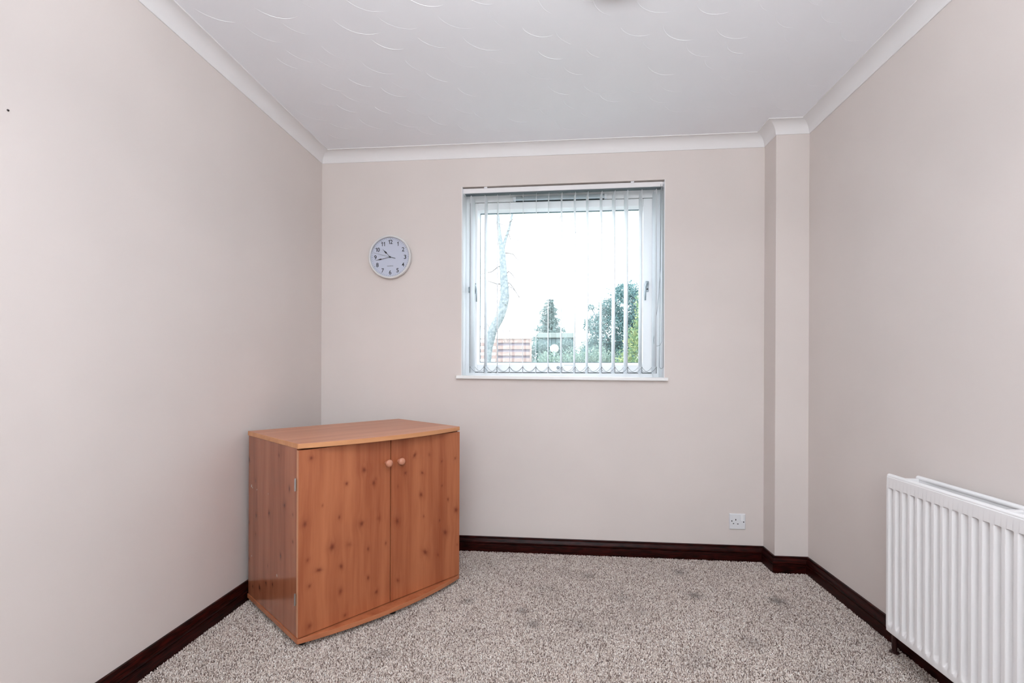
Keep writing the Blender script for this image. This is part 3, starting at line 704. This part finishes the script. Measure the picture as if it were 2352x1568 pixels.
# spot welded tabs near the top left corner
rp(MB().box(RW+.014, RW+.030, ry1-.035, ry1-.022, rz1-.012, rz1+.001).build('tab', M_rad, bevel=.002))
rp(MB().box(RW+.017, W-.052, ry1-.046, ry1-.034, rz1-.020, rz1-.001).build('tab', M_rad, bevel=.002))
rp(MB().box(RW+.017, W-.052, ry1-.42, ry1-.40, rz1-.020, rz1-.002).build('tab', M_rad, bevel=.002))
# feed pipe and valve at the window end
M_pipe = mat('dark_painted_pipe', (.030, .008, .007), .3)
px_, py_ = W-.046, -.832
o = rp(MB().tube([(px_, py_, FZ-.003), (px_, py_, .10), (px_, py_, .150)], .0085, 14).build('feed_pipe', M_pipe, autosmooth=True)); o['label'] = 'dark brown painted feed pipe'
rp(MB().tube([(px_, py_, .145), (px_, py_, .165)], .013, 8).tube([(px_, py_, .157), (px_, by1+.002, .1605)], .010, 12).build('valve', M_chrome))
o = rp(MB().lathe([(.0085, 0), (.016, .001), (.017, .003), (.0085, .008)], 18, axis='z', c=(px_, py_, FZ-.004)).build('pipe_collar', M_pipe, autosmooth=True))

# ------------------------------------------------------------------ ceiling light (unlit) and a screw in the left wall
cl = empty('ceiling_light', (1.575, -1.250, H), label='round white unlit flush ceiling light at the top edge of the photo', cat='ceiling light')
MB().lathe([(0, 0), (.155, 0), (.155, -.018), (.148, -.022), (0, -.022)], 56, axis='z').build('base', M_trim, cl, autosmooth=True)
prof = [(.146*math.cos(t), -.020-.034*math.sin(t)) for t in np.linspace(0, math.pi/2, 12)]
prof[-1] = (0, prof[-1][1])
MB().lathe(prof, 56, axis='z').build('dome', mat('opal_glass', (.72, .74, .76), .3), cl, smooth=True)
sc = empty('wall_screw', (0, -1.624, 1.696), label='tiny dark screw in the bare left wall near the left edge', cat='screw')
MB().lathe([(0, .003), (.0018, .0027), (.0027, .001), (.0027, 0)], 10, axis='z').build('screw_head', mat('dark_steel', (.05, .045, .045), .4, .6), sc).rotation_euler = (0, math.pi/2, 0)

# ================================================================== outside
M_grass = mat('lawn', (.10, .17, .06), .9)
no, tc = bump(M_grass, 30, .6, .03); r = ramp(M_grass, [(.3, (.09, .11, .08)), (.7, (.15, .18, .13))]); L(M_grass, no, 'Fac', r, 'Fac'); L(M_grass, r, 'Color', P(M_grass), 'Base Color')
GZ = -.2
tag(MB().box(-30, 34, T, 60, GZ-.2, GZ).build('ground', M_grass), kind='structure')

def leafmat(name, c1, c2):
    m = mat(name, c1, .55, spec=.3); g = N(m, 'ShaderNodeNewGeometry'); r = ramp(m, [(0, c1), (1, c2)])
    L(m, g, 'Random Per Island', r, 'Fac'); L(m, r, 'Color', P(m), 'Base Color')
    tl = N(m, 'ShaderNodeBsdfTranslucent'); mx = N(m, 'ShaderNodeMixShader'); mx.inputs[0].default_value = .4
    L(m, r, 'Color', tl, 0); out = m.node_tree.nodes['Material Output']; L(m, P(m), 0, mx, 1); L(m, tl, 0, mx, 2); L(m, mx, 0, out, 0); return m
M_l_blue = leafmat('blue_green_leaves', (.06, .135, .15), (.20, .31, .30))
M_l_con = leafmat('conifer_needles', (.10, .165, .165), (.24, .32, .31))
M_l_yel = leafmat('yellow_green_leaves', (.14, .25, .15), (.36, .40, .20))
M_l_hedge = leafmat('pale_hedge_leaves', (.15, .25, .22), (.30, .37, .31))
M_bark = mat('pale_bark', (.32, .36, .37), .9); no, tc = bump(M_bark, 25, .6, .02)
r = ramp(M_bark, [(.35, (.13, .16, .175)), (.7, (.24, .265, .27))]); L(M_bark, no, 'Fac', r, 'Fac'); L(M_bark, r, 'Color', P(M_bark), 'Base Color')
M_twig = mat('twig_bark', (.16, .15, .15), .9); bump(M_twig, 40, .3, .01)

def leaves(name, pts, size, m, par, rng, droop=0.0, aspect=2.0, dirs=None):
    n = len(pts); pts = np.asarray(pts)
    d = rng.normal(size=(n, 3)) if dirs is None else dirs + rng.normal(size=(n, 3))*.35
    d[:, 2] -= droop; d /= np.linalg.norm(d, axis=1)[:, None]
    s = rng.normal(size=(n, 3)); s -= (s*d).sum(1)[:, None]*d; s /= np.linalg.norm(s, axis=1)[:, None]
    nn = np.cross(d, s)
    L_ = size*rng.uniform(.7, 1.3, n)[:, None]; w = L_/aspect/2
    V = np.stack([pts, pts+d*L_*.5+s*w, pts+d*L_+nn*L_*.08, pts+d*L_*.5-s*w], 1)
    me = bpy.data.meshes.new(name); me.vertices.add(n*4); me.vertices.foreach_set('co', V.reshape(-1))
    me.loops.add(n*4); me.loops.foreach_set('vertex_index', np.arange(n*4, dtype=np.int32)); me.polygons.add(n)
    me.polygons.foreach_set('loop_start', (np.arange(n)*4).astype(np.int32)); me.update(calc_edges=True)
    o = link(name, me, m, par); o['kind'] = 'stuff'; return o
def blobs(rng, bl, n):
    # n points near the surface of ellipsoid blobs [(cx,cy,cz,rx,ry,rz)], with clumpy twigs
    bl = np.array(bl); vol = (bl[:, 3]*bl[:, 4]*bl[:, 5])**(2/3); pick = rng.choice(len(bl), n, p=vol/vol.sum())
    d = rng.normal(size=(n, 3)); d /= np.linalg.norm(d, axis=1)[:, None]
    r = rng.uniform(.45, 1.06, n)**.7
    lump = 1 + .16*np.sin(d[:, 0]*7+pick)*np.sin(d[:, 1]*6+pick*2)*np.sin(d[:, 2]*8)
    return bl[pick, :3] + bl[pick, 3:]*d*(r*lump)[:, None], d
def bushy(name, base, label, group, blb, n, size, m, seed, trunk_r=.06, cat='tree'):
    rng = np.random.RandomState(seed); t = empty(name, (base[0], base[1], GZ), label=label, cat=cat, group=group)
    rel = [(b[0]-base[0], b[1]-base[1], b[2]-GZ, b[3], b[4], b[5]) for b in blb]
    p, d = blobs(rng, rel, n); p[:, 2] = np.maximum(p[:, 2], .02)
    leaves('foliage', p, size, m, t, rng, .2, 1.9)
    b = MB()
    top = max(r[2] for r in rel)
    b.tube([(0, 0, 0), (.02, 0, top*.5), (0, 0, top)], trunk_r, 8, trunk_r*.4)
    for r in rel: b.tube([(0, 0, max(.1, r[2]*.4)), (r[0]*.6, r[1]*.6, r[2]*.75), (r[0], r[1], r[2])], trunk_r*.45, 6, trunk_r*.15)
    b.build('trunk', M_bark, t, smooth=True); return t
def conifer(name, x, y, ztop, zlow, rad, n, label, group, m, seed):
    rng = np.random.RandomState(seed); t = empty(name, (x, y, GZ), label=label, cat='tree', group=group)
    h = ztop-GZ; lo = zlow-GZ; P_ = []; D_ = []
    k = 0; b = MB().tube([(0, 0, 0), (0, 0, h)], .10, 8, .012); nb = 70
    for i in range(nb):
        f = (i/nb)**.9; z = lo + (h-lo)*f; L0 = rad*(1-f)**.85*rng.uniform(.7, 1.12)+.05; a = i*2.4+rng.uniform(-.3, .3)
        e = np.array([math.cos(a)*L0, math.sin(a)*L0, -.16*L0]); m_ = max(12, int(n*L0/(rad*nb*.5)))
        tt = rng.uniform(.05, 1, m_)[:, None]; p = np.array([0, 0, z]) + e*tt + rng.normal(size=(m_, 3))*np.array([.07, .07, .055])*L0**.5
        p[:, 2] += .10*L0*tt[:, 0]**2; P_.append(p); D_.append(np.tile(e/np.linalg.norm(e), (m_, 1)))
        b.tube([(0, 0, z), tuple(np.array([0, 0, z])+e*.95)], .014, 5, .004)
    leaves('foliage', np.concatenate(P_), .07, m, t, rng, .5, 2.6, np.concatenate(D_))
    b.build('trunk', M_bark, t); return t

# leaning bare tree at the left, five metres out
t = empty('bare_tree', (.26, 5.0, GZ), label='pale leaning bare tree trunk with thin twigs seen at the window\'s left', cat='tree')
def rel(p): return (p[0]-.26, p[1]-5.0, p[2]-GZ)
main = [(.26,5,-.2),(.265,5,.6),(.275,5,1.2),(.295,5,1.42),(.35,5,1.69),(.475,5,1.93),(.53,5,2.10),(.553,5,2.24),(.548,5,2.40),(.532,5,2.60),(.515,5,2.85),(.508,5,3.02)]
b = MB().tube([rel(p) for p in main], [.11,.085,.058,.062,.075,.078,.078,.075,.068,.062,.055,.05], 14)
b.tube([rel(p) for p in [(.508,5,3.0),(.47,5,3.2),(.44,5,3.45),(.42,5,3.9),(.36,5,4.6)]], [.045,.034,.028,.022,.01], 8)
b.tube([rel(p) for p in [(.508,5,3.0),(.56,5.03,3.2),(.62,5.05,3.4),(.70,5.1,3.8),(.8,5.1,4.5)]], [.034,.024,.02,.016,.008], 8)
b.tube([rel(p) for p in [(.545,4.96,2.15),(.585,4.93,2.14),(.600,4.92,2.17)]], [.05,.04,.02], 8)
b.build('trunk', M_bark, t, autosmooth=True)
def branch(pts, r0=.012, r1=.003, par=t, rel=rel): MB().tube([rel(p) for p in pts], r0, 5, r1).build('branch', M_twig, par, smooth=True)
branch([(.53,5,2.75),(.44,5,2.74),(.34,5,2.66),(.2,5,2.63),(-.1,5,2.55)], .016)
branch([(.53,5,2.45),(.42,5,2.46),(.33,5,2.49),(.22,5,2.53),(.0,5,2.62)], .013)
branch([(.52,5,2.96),(.60,5.05,2.97),(.68,5.1,2.96),(.74,5.1,2.88),(.83,5.1,2.82),(.9,5.1,2.80)])
branch([(.55,5,2.6),(.62,5,2.66),(.68,5,2.60),(.73,5,2.52),(.80,5,2.40)])
branch([(.55,5,2.50),(.64,5,2.46),(.70,5,2.38),(.76,5,2.28),(.84,5,2.18),(.92,5,2.10)])
branch([(.55,5,2.42),(.66,5,2.40),(.74,5,2.32),(.79,5,2.22)], .009)
branch([(.60,5.05,3.30),(.64,5.05,3.20),(.74,5.05,3.18),(.84,5.05,3.16)], .008)
branch([(.38,5,1.62),(.44,5,1.76),(.52,5,1.70),(.58,5,1.58),(.62,5,1.50)], .009)
branch([(.37,5,1.60),(.30,5,1.74),(.22,5,1.92),(.17,5,2.0)], .010)
branch([(.33,5,1.50),(.27,5,1.68),(.18,5,1.76),(.05,5,1.80)], .010)
branch([(.42,5,1.70),(.50,5,1.83),(.58,5,1.78),(.66,5,1.64),(.70,5,1.52)], .007)
branch([(.34,5,1.52),(.40,5,1.66),(.50,5,1.62),(.56,5,1.5)], .006)
branch([(.53,5,2.62),(.46,5,2.28),(.40,5,2.1),(.2,5,1.95)], .006)
rng_ = random.Random(5)
for k in range(26):
    z = rng_.uniform(2.2, 4.2); s = rng_.choice((-1, 1)); x = .53 + (z-2.8)*rng_.uniform(-.12, .16)
    l = rng_.uniform(.15, .45); branch([(x,5,z),(x+s*l*.4,5+rng_.uniform(-.1,.1),z+l*rng_.uniform(-.1,.35)),(x+s*l,5+rng_.uniform(-.2,.2),z+l*rng_.uniform(-.5,.6))], .005, .0015)
# second bare tree whose branches hang into the window's top
t2 = empty('bare_tree', (4.9, 9.5, GZ), label='thin bare branches of a far tree hanging at the window\'s upper middle', cat='tree')
rel2 = lambda p: (p[0]-4.9, p[1]-9.5, p[2]-GZ)
MB().tube([rel2(p) for p in [(4.9,9.5,GZ),(4.95,9.5,2),(4.8,9.5,4),(4.6,9.5,6.5),(4.4,9.5,8.5)]], [.13,.11,.09,.06,.02], 10).build('trunk', M_twig, t2, smooth=True)
def limb(pts, r0, r1):
    q = [Vector(p) for p in pts]; out_ = []
    for i in range(len(q)-1):
        for k in range(4):
            out_.append(q[i].lerp(q[i+1], k/4) + Vector((rng_.uniform(-.03, .03), rng_.uniform(-.04, .04), rng_.uniform(-.03, .03))))
    out_.append(q[-1]); MB().tube([rel2(p) for p in out_], r0, 5, r1).build('branch', M_twig, t2, smooth=True)
limb([(4.7,9.5,5.6),(3.6,9.5,6.2),(2.6,9.5,6.1),(2.0,9.5,5.6),(1.55,9.5,5.2),(1.45,9.5,4.85),(1.36,9.5,4.2)], .03, .005)
limb([(2.6,9.5,6.1),(1.9,9.5,5.3),(1.75,9.5,4.9),(1.9,9.5,4.75),(2.2,9.5,4.95)], .012, .004)
limb([(2.0,9.5,5.6),(1.4,9.5,5.5),(1.1,9.5,5.15),(1.2,9.5,4.7)], .011, .004)
limb([(3.0,9.5,6.1),(2.4,9.5,5.0),(2.05,9.5,4.3),(2.3,9.5,3.9),(2.55,9.5,3.55)], .010, .003)
limb([(1.75,9.5,4.9),(1.95,9.5,4.35),(2.15,9.5,3.9),(2.35,9.5,3.6)], .008, .003)
limb([(2.3,9.5,3.9),(2.42,9.5,3.4),(2.38,9.5,3.0)], .006, .003)
limb([(1.55,9.5,5.2),(1.75,9.5,4.2),(1.85,9.5,3.6),(1.83,9.5,3.2)], .007, .003)
limb([(3.6,9.5,6.2),(2.9,9.5,5.2),(2.7,9.5,4.6)], .012, .003)

# hit and miss board fence, seven metres out
M_board = mat('pinkish_fence_timber', (.50, .36, .32), .85); no, tc = bump(M_board, 18, .3, .005)
r = ramp(M_board, [(.35, (.25, .185, .172)), (.7, (.33, .255, .235))]); L(M_board, no, 'Fac', r, 'Fac'); L(M_board, r, 'Color', P(M_board), 'Base Color')
M_rear = mat('grey_fence_timber', (.30, .275, .32), .85); bump(M_rear, 18, .3, .005)
fe = empty('board_fence', (.45, 7.0, GZ), label='pinkish timber board fence behind the leaning tree', cat='fence')
zs0 = 1.665; pit = .1305
FX1 = .862
k = 0; z = zs0
while z > GZ+.08:
    MB().box(.185-.45, FX1-.45, -.02, .0, z-.050-GZ, z+.026-GZ).build('board', M_board, fe, bevel=.003)
    MB().box(-.35-.45, .165-.45, -.02, .0, z-.050-pit*.5-GZ, z+.020-pit*.5-GZ).build('board', M_board, fe, bevel=.003)
    MB().box(-.35-.45, FX1-.45, .045, .060, z-.050-pit*.5-GZ, z+.026-pit*.5-GZ).build('rear_board', M_rear, fe)
    z -= pit
for x0 in (.150, FX1-.005, -.37):
    MB().box(x0-.45, x0+.035-.45, -.03, .045, 0, 1.70-GZ).build('post', M_board, fe, bevel=.003)
MB().box(-.37-.45, FX1+.03-.45, -.035, .05, 1.690-GZ, 1.705-GZ).build('cap_rail', M_board, fe)

# garden shed further back, only its pale flat roof edge shows
M_roof = mat('pale_roof_felt', (.20, .235, .225), .9); bump(M_roof, 12, .3, .01)
M_shedw = mat('grey_green_shed_boards', (.10, .15, .16), .8); bump(M_shedw, 12, .3, .01)
sh = empty('garden_shed', (1.385, 9.5, GZ), label='low outbuilding with a pale grey roof edge behind the hedge', cat='shed')
MB().box(-.44, .44, 0, 1.2, 0, 2.10).build('wall', M_shedw, sh)
MB().prism([(-.474, -.08), (.474, -.08), (.474, 1.3), (-.474, 1.3)], 2.085, 2.215).build('roof', M_roof, sh, bevel=.01)
for k in range(8): MB().box(-.44+.11*k, -.44+.11*k+.098, -.015, 0, .02, 2.08).build('board', M_shedw, sh)

# globe on a pole, added as stand-in for an unidentified white disc
gl = empty('disc_stand_in', (1.352, 7.4, GZ), label='round white globe added as stand-in for an unidentified white disc below the conifer', cat='stand-in globe')
M_globe = mat('stand_in_globe_white', (.92, .93, .93), .3)
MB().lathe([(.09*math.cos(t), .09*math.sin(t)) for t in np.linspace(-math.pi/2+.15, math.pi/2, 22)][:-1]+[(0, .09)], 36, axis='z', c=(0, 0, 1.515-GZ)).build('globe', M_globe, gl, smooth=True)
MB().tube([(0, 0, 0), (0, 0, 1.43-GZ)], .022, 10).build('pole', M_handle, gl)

G = 'trees beyond the window'
conifer('conifer', 1.20, 12.0, 3.28, 1.7, .70, 9000, 'pointed blue-green conifer rising in the window\'s centre', G, M_l_con, 21)
bushy('spreading_tree', (2.95, 7.2), 'tall rounded blue-green tree filling the window\'s right side', G,
      [(2.95,7.2,2.3,.62,.6,.55),(2.55,7.1,1.85,.50,.5,.5),(2.20,7.3,2.0,.26,.3,.22),(2.2,7.2,1.35,.3,.4,.42),(2.75,7.2,1.3,.6,.5,.6),(3.3,7.3,2.0,.6,.5,.8),(2.78,7.2,2.66,.22,.3,.20),(2.10,7.2,2.36,.10,.1,.06),(2.45,7.2,2.35,.22,.3,.16)],
      34000, .043, M_l_blue, 4, .09)
bushy('yellow_green_shrub', (2.76, 4.9), 'bright yellow-green shrub nearest the window at the lower right', G,
      [(2.72,4.9,1.25,.32,.3,.45),(2.84,4.9,2.0,.22,.22,.42),(2.50,4.9,1.0,.24,.3,.30),(2.76,4.9,1.6,.24,.25,.30),(3.1,5.0,1.4,.4,.3,.8)], 9500, .045, M_l_yel, 9, .05, cat='shrub')
bushy('low_hedge', (1.70, 6.2), 'pale green low hedge along the bottom of the view', G,
      [(1.70,6.2,.95,.42,.28,.50),(2.15,6.2,1.0,.42,.28,.50),(1.26,6.2,1.0,.34,.25,.41),(2.45,6.1,.95,.3,.26,.45)], 13000, .040, M_l_hedge, 12, .04, cat='hedge')
bushy('dark_shrub', (1.32, 8.75), 'dark blue-green shrub at the foot of the conifer', G,
      [(1.00,8.75,1.25,.33,.3,.52),(1.60,8.75,1.32,.34,.3,.50),(1.30,8.85,1.15,.4,.3,.5)], 12000, .050, M_l_con, 14, .06, cat='shrub')
bushy('grey_green_shrub', (2.45, 11.6), 'grey-green shrub between the conifer and the rounded tree', G,
      [(2.45,11.6,1.5,.45,.3,.55),(2.95,11.6,1.4,.5,.3,.5)], 7000, .060, M_l_hedge, 15, .05, cat='shrub')
